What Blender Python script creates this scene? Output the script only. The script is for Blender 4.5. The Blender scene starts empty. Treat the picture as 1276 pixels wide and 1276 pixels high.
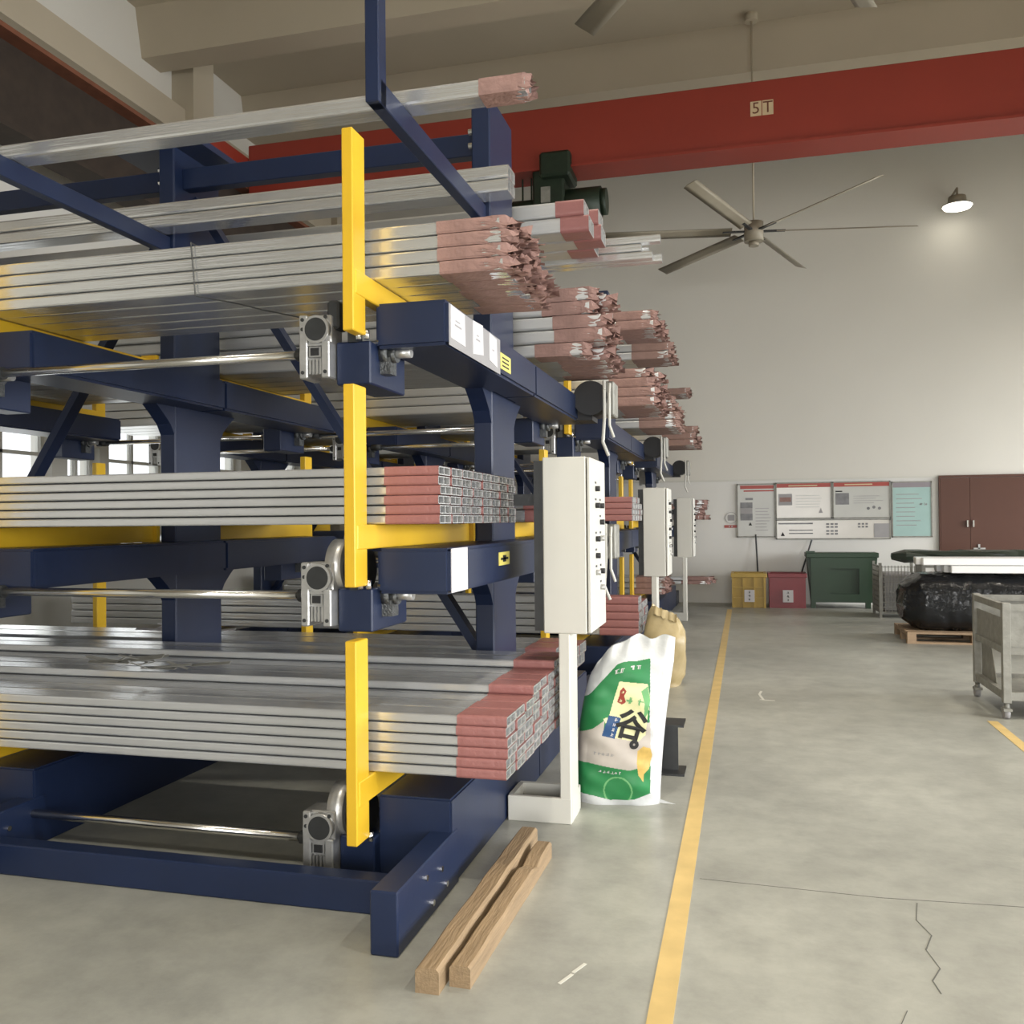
import bpy, bmesh, math, random
from mathutils import Vector, Matrix
random.seed(7)
scn = bpy.context.scene
COL = scn.collection

# ------------------------------------------------------------------ camera, world, lights, exposure
cam_d = bpy.data.cameras.new('camera'); cam = bpy.data.objects.new('camera', cam_d); COL.objects.link(cam)
yaw, pit, rol, FPX = 0.254165, 0.0099786, -0.0093066, 1117.46
fw = Vector((-math.sin(yaw)*math.cos(pit), math.cos(yaw)*math.cos(pit), math.sin(pit)))
rt0 = Vector((math.cos(yaw), math.sin(yaw), 0)); up0 = rt0.cross(fw)
rt = rt0*math.cos(rol) + up0*math.sin(rol); up = up0*math.cos(rol) - rt0*math.sin(rol)
M4 = Matrix((rt, up, -fw)).transposed().to_4x4(); M4.translation = (0, 0, 1.5)
cam.matrix_world = M4
cam_d.sensor_width = 36.0; cam_d.lens = 36.0*FPX/1276.0; cam_d.clip_end = 200
scn.camera = cam
wd = bpy.data.worlds.new('world'); scn.world = wd; wd.use_nodes = True
bg = wd.node_tree.nodes['Background']; bg.inputs[0].default_value = (.93, .97, 1, 1); bg.inputs[1].default_value = 1.6
vs = scn.view_settings
vs.view_transform = 'Standard'; vs.look = 'None'; vs.gamma = 1; vs.exposure = 0.06; vs.use_curve_mapping = False

def area(name, loc, rot, sx, sy, power, col, shape='RECTANGLE', spread=180):
    l = bpy.data.lights.new(name, 'AREA'); l.shape = shape; l.size = sx; l.size_y = sy
    l.energy = power; l.color = col; l.spread = math.radians(spread)
    o = bpy.data.objects.new(name, l); COL.objects.link(o); o.location = loc; o.rotation_euler = rot
    return o
R90 = math.pi/2
# daylight entering through the window openings of the side walls and the loading door behind the camera
for yy in (-1.5, 3.5, 8.5, 14.0):
    area('window_right_offscreen', (9.39, yy, 2.1), (0, R90-math.radians(24), 0), 2.4, 3.4, 330, (.97, .98, 1), spread=125)
area('door_behind_offscreen', (1.5, -6.95, 1.9), (R90-math.radians(10), 0, 0), 5.0, 3.6, 270, (1, .98, .95), spread=125)
area('window_left_offscreen', (-7.79, 4.2, 2.05), (0, -R90, 0), 2.2, 1.5, 11, (.98, 1, .96))
for yy, ww in ((8.125, 1.15), (10.31, 1.1)):            # the two lit windows seen between the racks
    area('window_left', (-7.79, yy, 2.05), (0, -R90, 0), 2.2, ww, 9, (.98, 1, .96))

# ------------------------------------------------------------------ helpers
class MB:
    def __init__(s): s.bm = bmesh.new()
    def box(s, x0, x1, y0, y1, z0, z1, bev=0):
        ps = [(x, y, z) for x in (x0, x1) for y in (y0, y1) for z in (z0, z1)]
        v = [s.bm.verts.new(p) for p in ps]
        fs = [s.bm.faces.new([v[i] for i in q]) for q in ((0,1,3,2),(4,6,7,5),(0,4,5,1),(2,3,7,6),(0,2,6,4),(1,5,7,3))]
        bmesh.ops.recalc_face_normals(s.bm, faces=fs)
        if bev: bmesh.ops.bevel(s.bm, geom=list({e for f in fs for e in f.edges}), offset=bev, segments=1, affect='EDGES')
        return s
    def prism(s, poly, axis, a, b, bev=0):
        def P(p, t): return {'z': (p[0], p[1], t), 'y': (p[0], t, p[1]), 'x': (t, p[0], p[1])}[axis]
        lo = [s.bm.verts.new(P(p, a)) for p in poly]; hi = [s.bm.verts.new(P(p, b)) for p in poly]
        n = len(poly); fs = [s.bm.faces.new(lo), s.bm.faces.new(hi)]
        fs += [s.bm.faces.new((lo[i], lo[(i+1) % n], hi[(i+1) % n], hi[i])) for i in range(n)]
        bmesh.ops.recalc_face_normals(s.bm, faces=fs)
        if bev: bmesh.ops.bevel(s.bm, geom=list({e for f in fs for e in f.edges}), offset=bev, segments=2, affect='EDGES')
        return s
    def cyl(s, p0, p1, r, n=16, r2=None, cap=True):
        p0, p1 = Vector(p0), Vector(p1); d = (p1-p0).normalized()
        a = d.orthogonal().normalized(); b = d.cross(a); r2 = r if r2 is None else r2
        A = [s.bm.verts.new(p0+(a*math.cos(t)+b*math.sin(t))*r) for t in [2*math.pi*i/n for i in range(n)]]
        B = [s.bm.verts.new(p1+(a*math.cos(t)+b*math.sin(t))*r2) for t in [2*math.pi*i/n for i in range(n)]]
        fs = [s.bm.faces.new((A[i], A[(i+1) % n], B[(i+1) % n], B[i])) for i in range(n)]
        for f in fs: f.smooth = n > 8
        if cap: fs += [s.bm.faces.new(A), s.bm.faces.new(B)]
        bmesh.ops.recalc_face_normals(s.bm, faces=fs)
        return s
    def bar(s, p0, p1, w, h, upv=(0, 0, 1)):
        p0, p1 = Vector(p0), Vector(p1); d = (p1-p0).normalized(); sd = d.cross(Vector(upv))
        if sd.length < 1e-4: sd = d.cross(Vector((1, 0, 0)))
        sd.normalize(); u = sd.cross(d)
        A = [s.bm.verts.new(p0+sd*a*w/2+u*b*h/2) for a, b in ((-1,-1),(1,-1),(1,1),(-1,1))]
        B = [s.bm.verts.new(p1+sd*a*w/2+u*b*h/2) for a, b in ((-1,-1),(1,-1),(1,1),(-1,1))]
        fs = [s.bm.faces.new(A), s.bm.faces.new(B)]+[s.bm.faces.new((A[i], A[(i+1) % 4], B[(i+1) % 4], B[i])) for i in range(4)]
        bmesh.ops.recalc_face_normals(s.bm, faces=fs)
        return s
    def path(s, pts, r, n=8):
        for a, b in zip(pts[:-1], pts[1:]): s.cyl(a, b, r, n)
        return s
    def grid(s, rows, close=False, smooth=True):
        vs_ = [[s.bm.verts.new(p) for p in r] for r in rows]
        for i in range(len(rows)-1):
            m = len(rows[i])
            for j in range(m if close else m-1):
                f = s.bm.faces.new((vs_[i][j], vs_[i][(j+1) % m], vs_[i+1][(j+1) % m], vs_[i+1][j])); f.smooth = smooth
        return vs_
    def mesh(s, name, *mats):
        me = bpy.data.meshes.new(name); s.bm.to_mesh(me); s.bm.free()
        for m in mats: me.materials.append(m)
        return me
    def build(s, name, mat, parent=None, **kw):
        mats = mat if isinstance(mat, (list, tuple)) else [mat]
        return put(name, s.mesh(name, *mats), parent, **kw)
def put(name, me, parent=None, loc=None, rot=None):
    o = bpy.data.objects.new(name, me); COL.objects.link(o)
    if parent: o.parent = parent
    if loc is not None: o.location = loc
    if rot is not None: o.rotation_euler = rot
    return o
def tag(o, label, cat, group=None):
    o['label'] = label; o['category'] = cat
    if group: o['group'] = group
    return o
def thing(name, label, cat, loc=(0, 0, 0), group=None, rz=0):
    o = put(name, None, None, loc, (0, 0, rz)); return tag(o, label, cat, group)
def struct(o): o['kind'] = 'structure'; return o
def copy_tree(o, parent=None):
    c = o.copy(); COL.objects.link(c); c.parent = parent
    for ch in list(o.children): copy_tree(ch, c)
    return c
def box(*a): return MB().box(*a)

# ------------------------------------------------------------------ materials
def mat(name, col, rough=.5, metal=0, var=.08, scale=6, bump=0, bscale=40, stretch=None, emit=0, spec=.5, trans=0, coat=0):
    m = bpy.data.materials.new(name); m.use_nodes = True; nt = m.node_tree; N = nt.nodes; L = nt.links
    b = N['Principled BSDF']; b.inputs['Roughness'].default_value = rough; b.inputs['Metallic'].default_value = metal
    b.inputs['Specular IOR Level'].default_value = spec; b.inputs['Transmission Weight'].default_value = trans
    b.inputs['Coat Weight'].default_value = coat
    tc = N.new('ShaderNodeTexCoord'); mp = N.new('ShaderNodeMapping'); L.new(tc.outputs['Object'], mp.inputs[0])
    if stretch: mp.inputs['Scale'].default_value = stretch
    nz = N.new('ShaderNodeTexNoise'); nz.inputs['Scale'].default_value = scale; nz.inputs['Detail'].default_value = 5
    L.new(mp.outputs[0], nz.inputs['Vector'])
    mx = N.new('ShaderNodeMixRGB'); mx.inputs[1].default_value = tuple(max(0, c*(1-var)) for c in col)+(1,)
    mx.inputs[2].default_value = tuple(min(1, c*(1+var)) for c in col)+(1,); L.new(nz.outputs[0], mx.inputs[0])
    L.new(mx.outputs[0], b.inputs['Base Color'])
    if bump:
        n2 = N.new('ShaderNodeTexNoise'); n2.inputs['Scale'].default_value = bscale; n2.inputs['Detail'].default_value = 3
        L.new(mp.outputs[0], n2.inputs['Vector'])
        bp = N.new('ShaderNodeBump'); bp.inputs['Strength'].default_value = bump; bp.inputs['Distance'].default_value = .01
        L.new(n2.outputs[0], bp.inputs['Height']); L.new(bp.outputs[0], b.inputs['Normal'])
    if emit:
        b.inputs['Emission Color'].default_value = tuple(col)+(1,); b.inputs['Emission Strength'].default_value = emit
    return m
blue = mat('blue_paint', (.0085, .0175, .052), .38, var=.25, scale=3, bump=.03, bscale=30)
yellow = mat('yellow_paint', (.70, .43, .02), .40, var=.10, scale=4, bump=.04, bscale=25)
dsteel = mat('dark_steel', (.035, .037, .038), .45, .3, var=.3, scale=20)
castal = mat('cast_aluminium', (.50, .50, .49), .38, .75, var=.2, scale=40, bump=.1, bscale=90)
greasy = mat('greasy_metal', (.12, .125, .125), .35, .8, var=.6, scale=60, bump=.4, bscale=120)
chrome = mat('bright_steel', (.75, .75, .74), .2, 1, var=.05)
black = mat('black_rubber', (.012, .012, .013), .55, var=.2)
foil = mat('film_wrapped_aluminium', (.66, .675, .69), .25, .66, var=.09, scale=5, bump=.22, bscale=14, stretch=(.25, 3, 6))
foil2 = mat('bright_aluminium', (.80, .81, .81), .22, .75, var=.06, scale=5, bump=.15, bscale=14, stretch=(.25, 3, 6))
dullal = mat('dull_aluminium', (.64, .645, .64), .38, .6, var=.15, scale=5, bump=.15, bscale=14, stretch=(.25, 3, 6))
inner = mat('profile_inside', (.62, .62, .61), .35, .6, var=.1)
pink = mat('pink_tape', (.33, .14, .13), .36, var=.12, scale=14, bump=.25, bscale=60)
paper = mat('pinkish_kraft_paper', (.30, .18, .155), .75, var=.4, scale=16, bump=.4, bscale=50)
browntape = mat('brown_paper', (.29, .18, .15), .7, var=.25, scale=14, bump=.4, bscale=50)
white = mat('white_paint', (.62, .61, .55), .42, var=.03)
wpaper = mat('white_paper', (.62, .60, .61), .7, var=.04)
graypaper = mat('grey_tape', (.33, .32, .32), .6, var=.12)
ylabel = mat('yellow_label', (.75, .66, .16), .6, var=.05)
ink = mat('black_ink', (.02, .02, .02), .7)
redpaint = mat('crane_red', (.27, .032, .018), .5, var=.12, scale=1.5)
rust = mat('rusty_dark_steel', (.04, .028, .02), .7, .2, var=.5, scale=6)
rustedge = mat('rusty_flange', (.17, .06, .03), .7, .1, var=.4, scale=8)
wood = mat('pale_timber', (.28, .195, .11), .7, var=.4, scale=5, bump=.4, bscale=18, stretch=(6, .6, 6))
palletwood = mat('pallet_wood', (.36, .25, .155), .7, var=.3, scale=6, bump=.4, bscale=20, stretch=(.6, 6, 6))
fanmat = mat('fan_blade', (.30, .265, .20), .5, .1)
greenmotor = mat('dark_green_cast', (.014, .026, .014), .5, .2, var=.4, scale=12)
cream = mat('cream_label', (.62, .48, .30), .6)
brownink = mat('brown_ink', (.14, .04, .02), .6)
galv = mat('worn_grey_steel', (.27, .265, .235), .55, .3, var=.4, scale=14, bump=.25, bscale=40)
glassm = mat('window_glass', (1, 1, 1), .02, trans=1, var=0)
dadom = mat('white_wall_paint', (.72, .71, .67), .6, var=.06, scale=1.2)
wallm = mat('white_plaster', (.68, .66, .60), .8, var=.05, scale=.7, bump=.05, bscale=6)
ceilm = mat('beige_concrete', (.46, .40, .30), .85, var=.10, scale=.8, bump=.08, bscale=5)
doorm = mat('brown_door_paint', (.085, .029, .015), .45, var=.06)
lamp_e = mat('lamp_glow', (1, .95, .82), .4, emit=6, var=0)

# concrete floor
def floor_mat():
    m = bpy.data.materials.new('concrete_floor'); m.use_nodes = True; nt = m.node_tree; N = nt.nodes; L = nt.links
    b = N['Principled BSDF']; tc = N.new('ShaderNodeTexCoord')
    def nz(sc, det, rgh=.55):
        n = N.new('ShaderNodeTexNoise'); n.inputs['Scale'].default_value = sc; n.inputs['Detail'].default_value = det
        n.inputs['Roughness'].default_value = rgh; L.new(tc.outputs['Object'], n.inputs['Vector']); return n
    def ramp(src, a, b_, ca, cb):
        r = N.new('ShaderNodeValToRGB'); r.color_ramp.elements[0].position = a; r.color_ramp.elements[1].position = b_
        r.color_ramp.elements[0].color = ca; r.color_ramp.elements[1].color = cb; L.new(src.outputs[0], r.inputs[0]); return r
    r1 = ramp(nz(.55, 4), .32, .68, (.285, .285, .255, 1), (.41, .41, .365, 1))
    r2 = ramp(nz(5, 8, .7), .30, .62, (.78, .78, .78, 1), (1.04, 1.04, 1.03, 1))
    mu = N.new('ShaderNodeMixRGB'); mu.blend_type = 'MULTIPLY'; mu.inputs[0].default_value = 1
    L.new(r1.outputs[0], mu.inputs[1]); L.new(r2.outputs[0], mu.inputs[2]); L.new(mu.outputs[0], b.inputs['Base Color'])
    r3 = ramp(nz(1.3, 6), .3, .7, (.28, .28, .28, 1), (.46, .46, .46, 1)); L.new(r3.outputs[0], b.inputs['Roughness'])
    bp = N.new('ShaderNodeBump'); bp.inputs['Strength'].default_value = .08; bp.inputs['Distance'].default_value = .01
    L.new(nz(30, 5).outputs[0], bp.inputs['Height']); L.new(bp.outputs[0], b.inputs['Normal'])
    return m
floorm = floor_mat()
lineyel = mat('yellow_floor_paint', (.60, .43, .17), .5, var=.22, scale=8)

# ------------------------------------------------------------------ the hall
XL, XR, YF, YB, ZC = -7.8, 9.4, -7.0, 16.5, 8.4
fl = struct(box(XL-.3, XR+.3, YF-.3, YB+.3, -.2, 0).build('floor', floorm))
wb = struct(box(XL-.3, XR+.3, YB+.004, YB+.3, 0, ZC+.3).build('wall_back', wallm))
box(XL, XR, YB, YB+.004, 0, 2.18).build('painted_dado', dadom, wb)
def wall_with_openings(name, xa, xb, ops):
    """side wall in the y-z plane with rectangular openings (y0, y1, z0, z1), sorted by y"""
    mb = MB(); y = YF
    for (a, b, z0, z1) in ops:
        mb.box(xa, xb, y, a, 0, ZC); mb.box(xa, xb, a, b, 0, z0); mb.box(xa, xb, a, b, z1, ZC); y = b
    mb.box(xa, xb, y, YB, 0, ZC)
    return struct(mb.build(name, wallm))
lops = [(3.4, 5.0, .9, 3.2), (7.5, 8.75, .9, 3.2), (9.0, 9.55, .9, 2.45), (9.72, 10.9, .9, 3.2), (11.6, 12.8, .9, 3.2), (13.6, 14.8, .9, 3.2)]
wall_left = wall_with_openings('wall_left', XL-.3, XL, lops)
rops = [(yy-1.7, yy+1.7, .9, 3.3) for yy in (-1.5, 3.5, 8.5, 14.0)]
wall_with_openings('wall_right', XR, XR+.3, rops)
mb = MB(); mb.box(XL, -1.2, YF-.3, YF, 0, ZC).box(4.2, XR, YF-.3, YF, 0, ZC).box(-1.2, 4.2, YF-.3, YF, 3.8, ZC)
struct(mb.build('wall_front', wallm))
struct(box(XL-.3, XR+.3, YF-.3, YB, ZC, ZC+.3).build('ceiling', ceilm))
for i, yy in enumerate([y*2.6-5.0 for y in range(9)]):          # concrete roof beams across the hall
    o = MB().prism([(yy-.34, ZC+.05), (yy-.2, ZC-.62), (yy+.2, ZC-.62), (yy+.34, ZC+.05)], 'x', XL, XR).build('trim_%d' % (i+1), ceilm); struct(o)
struct(MB().box(XL, XL+.22, YF, YB, 6.95, 7.35).build('trim_10', ceilm))     # ring beam
for i, yy in enumerate((1.5, 6.4, 11.3, 15.9)):
    struct(MB().box(XL, XL+.35, yy-.25, yy+.25, 0, ZC).prism([(XL, 4.6), (XL+.35, 4.6), (XL+.95, 5.15), (XL+.95, 5.3), (XL, 5.3)], 'y', yy-.2, yy+.2).build('trim_%d' % (11+i), ceilm))
struct(box(XL, XR, YB-.025, YB, 2.17, 2.2).build('trim_15', white))           # cable trunking on the back wall
for i, (a, b, z0, z1) in enumerate(lops):
    w = struct(put('window_%d' % (i+1), None, None, (XL-.15, (a+b)/2, z0))); h = z1-z0; ww = (b-a)/2
    f = MB()
    for y0, y1, c, d in ((-ww, -ww+.05, 0, h), (ww-.05, ww, 0, h), (-ww, ww, 0, .05), (-ww, ww, h-.05, h), (-.02, .02, 0, h), (-ww, ww, h*.62-.02, h*.62+.02)):
        f.box(-.04, .04, y0, y1, c, d)
    f.build('window_frame', white, w)
    for y0, y1 in ((-ww+.05, -.02), (.02, ww-.05)):
        for c, d in ((.05, h*.62-.02), (h*.62+.02, h-.05)): box(-.004, .004, y0, y1, c, d).build('pane', glassm, w)
# brown double door
d = struct(put('door_1', None, None, (3.19, YB, 0)))
MB().box(-.02, .0, -.05, 0, 0, 2.2).box(0, 1.9, -.05, 0, 2.16, 2.2).box(1.9, 1.92, -.05, 0, 0, 2.2).build('door_frame', doorm, d)
for a, b, hx in ((.005, .455, .41), (.46, 1.895, .50)):
    lf = box(a, b, -.045, -.01, .01, 2.155).build('door_leaf', doorm, d)
    MB().box(hx-.012, hx+.012, -.085, -.045, 1.33, 1.44).build('handle', chrome, lf)
MB().box(.5, .68, -.06, -.044, .955, .98).box(.57, .6, -.06, -.044, .94, 1.04).build('latch', castal, d)

# painted lines and cracks of the floor
tag(box(-.303, -.225, -1, 15.3, 0, .002).build('floor_line', lineyel), 'long yellow painted line along the aisle beside the racks', 'floor line')
tag(box(1.70, 1.77, 5.4, 7.25, 0, .002).build('floor_line', lineyel), 'short worn yellow painted line in front of the grey cart', 'floor line')
crackm = mat('crack_dirt', (.10, .10, .09), .8)
def crack(pts, w=.004):
    m = MB()
    for (x0, y0), (x1, y1) in zip(pts[:-1], pts[1:]): m.bar((x0, y0, .0005), (x1, y1, .0005), w*random.uniform(.6, 1.4), .001)
    m.build('crack', crackm, fl)
crack([(.63, 3.78), (.60, 3.62), (.63, 3.5), (.59, 3.38), (.61, 3.25), (.57, 3.16), (.58, 3.08)])
crack([(.46, 2.95), (.42, 2.84), (.44, 2.75)], .004)
crack([(-.2, 3.83), (.5, 3.80), (1.4, 3.86)], .003)
for px, py in ((-.60, 2.86), (-.57, 2.94)): MB().bar((px, py, .0006), (px+.03, py+.07, .0006), .012, .001).build('paint_chip', white, fl)
for pts in ([(.13, 7.72), (.10, 7.95), (.12, 8.1)], [(.10, 7.72), (.22, 7.70)]):
    m = MB()
    for (x0, y0), (x1, y1) in zip(pts[:-1], pts[1:]): m.bar((x0, y0, .0006), (x1, y1, .0006), .02, .001)
    m.build('paint_chip', white, fl)

# ------------------------------------------------------------------ overhead: crane, runway, fans, lamps
rw = thing('crane_runway', 'dark rusty steel crane runway beam along the left wall', 'crane beam', (-6.95, 4.5, 5.3))
MB().box(-.02, .02, -11, 11.8, .05, .93).build('web', rust, rw)
MB().box(-.2, .2, -11, 11.8, 0, .05).build('lower_flange', rust, rw)
MB().box(-.2, .2, -11, 11.8, .93, .98).box(-.04, .04, -11, 11.8, .98, 1.04).build('upper_flange', rustedge, rw)
CY = 11.5
cr = thing('overhead_crane', 'long red overhead crane girder marked 5T spanning the hall', 'crane', (0, CY, 6.05))
MB().box(-6.74, 9.0, -.2, .2, .0, .79, .01).build('girder', redpaint, cr)
MB().box(-7.15, -6.75, -1.1, 1.1, .29, .62).build('end_carriage', redpaint, cr)
MB().box(-6.7, 9.0, -.26, .26, -.03, 0).build('lower_flange', redpaint, cr)
def text_mesh(txt, size, off=0):
    cu = bpy.data.curves.new('text', 'FONT'); cu.offset = off; cu.body = txt; cu.size = size; cu.align_x = 'CENTER'; cu.align_y = 'CENTER'; cu.resolution_u = 3
    o = bpy.data.objects.new('text', cu); COL.objects.link(o)
    dg = bpy.context.evaluated_depsgraph_get(); me = o.evaluated_get(dg).to_mesh()
    vs_ = [tuple(v.co) for v in me.vertices]; fs = [tuple(p.vertices) for p in me.polygons]
    o.evaluated_get(dg).to_mesh_clear(); bpy.data.objects.remove(o); bpy.data.curves.remove(cu)
    return vs_, fs
def text_obj(txt, size, fn, m, parent, name='lettering', off=0):
    v, f = text_mesh(txt, size, off); me = bpy.data.meshes.new(name); me.from_pydata([fn(p[0], p[1]) for p in v], [], f); me.materials.append(m)
    return put(name, me, parent)
def marks(n, size, fn, m, parent, seed=1):
    """a line of n small strokes-only characters, too small in the photo to read"""
    rnd = random.Random(seed); v, f = [], []
    for c in range(n):
        cx = (c-(n-1)/2)*size*1.05
        for q in range(5):
            L, t = rnd.uniform(.35, .8)*size, .11*size; x, y = cx+rnd.uniform(-.2, .2)*size, rnd.uniform(-.38, .38)*size
            a, b = (L/2, t/2) if q % 2 else (t/2, L/2); y = y if q % 2 else y*.2
            k = len(v); v += [fn(x-a, y-b), fn(x+a, y-b), fn(x+a, y+b), fn(x-a, y+b)]; f.append((k, k+1, k+2, k+3))
    me = bpy.data.meshes.new('lettering'); me.from_pydata(v, [], f); me.materials.append(m); return put('lettering', me, parent)
for ch, cx in (('5', .185), ('T', .325)):
    MB().box(cx-.065, cx+.065, -.204, -.2, .36, .54).build('letter_plate', cream, cr)
    text_obj(ch, .2, lambda x, y, cx=cx: (cx+x, -.2055, .45+y), brownink, cr)
ho = thing('crane_hoist', 'dark green electric hoist hanging under the red crane girder', 'hoist', (-2.3, CY, 5.5))
MB().cyl((-.05, 0, .12), (.55, 0, .12), .2, 20).cyl((.55, 0, .12), (.62, 0, .12), .17, 20).build('motor', greenmotor, ho)
MB().box(-.32, .1, -.22, .22, .0, .55, .03).box(-.2, .2, -.34, .2, .4, .72, .03).build('gear_case', greenmotor, ho)
MB().cyl((-.62, 0, .08), (-.3, 0, .08), .15, 16).build('drum', greenmotor, ho)
MB().bar((-.5, 0, .1), (-.5, 0, .6), .02, .02).bar((-.38, 0, .1), (-.38, 0, .6), .02, .02).build('hanger', greenmotor, ho)
MB().box(-.2, -.08, -.25, -.2, .1, .3).build('terminal_box', galv, ho)
def fan(loc, a0, label):
    r = thing('ceiling_fan', label, 'fan', loc, 'large six-blade ceiling fans')
    MB().cyl((0, 0, -.14), (0, 0, .12), .13, 20).cyl((0, 0, -.2), (0, 0, -.14), .07, 16).build('hub', fanmat, r)
    MB().cyl((0, 0, .12), (0, 0, ZC-loc[2]), .014, 10).cyl((0, 0, ZC-loc[2]-.1), (0, 0, ZC-loc[2]+.05), .09, 12).build('down_rod', ceilm, r)
    for k in range(6):
        a = math.radians(a0+60*k); c, s = math.cos(a), math.sin(a); m = MB(); rows = []
        for rr in (.3, .9, 1.5, 2.15):
            row = []
            for t, z in ((-.085, -.035), (-.03, .0), (.04, .022), (.085, .03), (.04, .008), (-.03, -.014)):
                row.append((c*rr-s*t, s*rr+c*t, z))
            rows.append(row)
        g = m.grid(rows, True); m.bm.faces.new(g[0]); m.bm.faces.new(g[-1])
        bl = m.build('blade', fanmat, r)
        MB().bar((c*.08, s*.08, 0), (c*.42, s*.42, 0), .05, .02).build('blade_arm', dsteel, bl)
fan((.16, 12.65, 5.42), 10, 'six-blade ceiling fan hanging before the white end wall')
fan((.10, 5.30, 5.40), 67, 'six-blade ceiling fan above the aisle before the red crane')
def lamp(loc, label, power, stem=None, grp='round high-bay lamps', light='wall_lamp_light'):
    r = thing('high_bay_lamp', label, 'lamp', loc, grp)
    MB().cyl((0, 0, .0), (0, 0, .03), .24, 28, .22).build('lamp_rim', castal, r)
    MB().cyl((0, 0, -.03), (0, 0, .002), .2, 28, .225).build('lamp_lens', lamp_e, r)
    MB().cyl((0, 0, .03), (0, 0, .16), .15, 16, .13).build('driver_box', fanmat, r)
    if stem: MB().path([(0, 0, .15), (0, 0, .3), stem], .018).build('bracket', fanmat, r)
    else: MB().cyl((0, 0, .15), (0, 0, ZC-loc[2]), .012, 8).build('hanging_rod', fanmat, r)
    area(light, (loc[0], loc[1], loc[2]-.045), (0, 0, 0), .42, .42, power, (1, .93, .80), 'DISK', 120)
lamp((3.42, 16.0, 6.58), 'lit round lamp on a bracket high on the white end wall', .5, (0, .5, .3))
for x in (-.6, 3.4, 7.2):
    for y in (-3.6, 1.4, 6.3, 14.0):
        if (x, y) in ((3.4, 14.0), (-.6, 14.0)): continue
        lamp((x, y, 7.45), 'lit round roof lamp %s, %s row from the end wall' % ({-.6: 'over the rack ends', 3.4: 'over the open floor', 7.2: 'beside the window wall'}[x], {14.0: 'first', 6.3: 'second', 1.4: 'third', -3.6: 'fourth'}[y]), 70, None, 'lamps hung from the roof', 'roof_lamp_offscreen')

# ------------------------------------------------------------------ cantilever racks
SP = 1.03; FX = -2.05; NF = 3
def make_gearbox(root, ox, z, s, big):
    """right-angle worm gearbox with round socket; s=-1 is the aisle-end side, z is the level offset"""
    y0, y1 = -1.73, -1.60
    Y = lambda y: y if s < 0 else -y
    def bx(m, x0, x1, ya, yb, z0, z1, b=0): return m.box(ox+x0, ox+x1, min(Y(ya), Y(yb)), max(Y(ya), Y(yb)), z+z0, z+z1, b)
    m = MB()
    bx(m, -.362, -.225, y0+.02, y1, 1.21, 1.335, .006)
    bx(m, -.362, -.325, y0, y1, 1.07, 1.335, .005); bx(m, -.262, -.225, y0, y1, 1.07, 1.225, .005)
    bx(m, -.33, -.26, y0+.03, y1, 1.09, 1.22); bx(m, -.335, -.255, y0+.005, y0+.03, 1.205, 1.215)
    g = m.build('gearbox', castal, root)
    r = MB().cyl((ox-.283, Y(y0+.022), z+1.272), (ox-.283, Y(y0-.006), z+1.272), .058, 28).build('flange_ring', castal, g)
    MB().cyl((ox-.283, Y(y0), z+1.272), (ox-.283, Y(y0-.009), z+1.272), .048, 28).build('shaft_cover', dsteel, g)
    m = MB(); bx(m, -.322, -.268, y0+.012, y0+.03, 1.16, 1.203); m.build('socket_frame', castal, g)
    m = MB(); bx(m, -.313, -.277, y0+.006, y0+.03, 1.166, 1.197); m.build('socket', black, g)
    m = MB()
    for k in range(4): bx(m, -.322+.016*k, -.314+.016*k, y0+.012, y0+.03, 1.09, 1.15)
    m.build('cooling_fins', castal, g)
    for dx, dz in ((-.345, 1.315), (-.345, 1.095), (-.243, 1.095), (-.345, 1.275), (-.24, 1.322)):
        MB().cyl((ox+dx, Y(y0), z+dz), (ox+dx, Y(y0-.004), z+dz), .008, 10).build('bolt', dsteel, g)
    if big:
        MB().cyl((ox-.27, Y(y1+.02), z+1.315), (ox-.2, Y(y1+.02), z+1.315), .115, 28).build('motor_flange', castal, g)
        MB().cyl((ox-.2, Y(y1+.02), z+1.30), (ox-.12, Y(y1+.02), z+1.30), .085, 20).build('motor_bell', dsteel, g)
    else:
        m = MB(); bx(m, -.255, -.2, y0+.04, y1, 1.28, 1.40, .01); m.build('sensor_block', dsteel, g)

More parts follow.
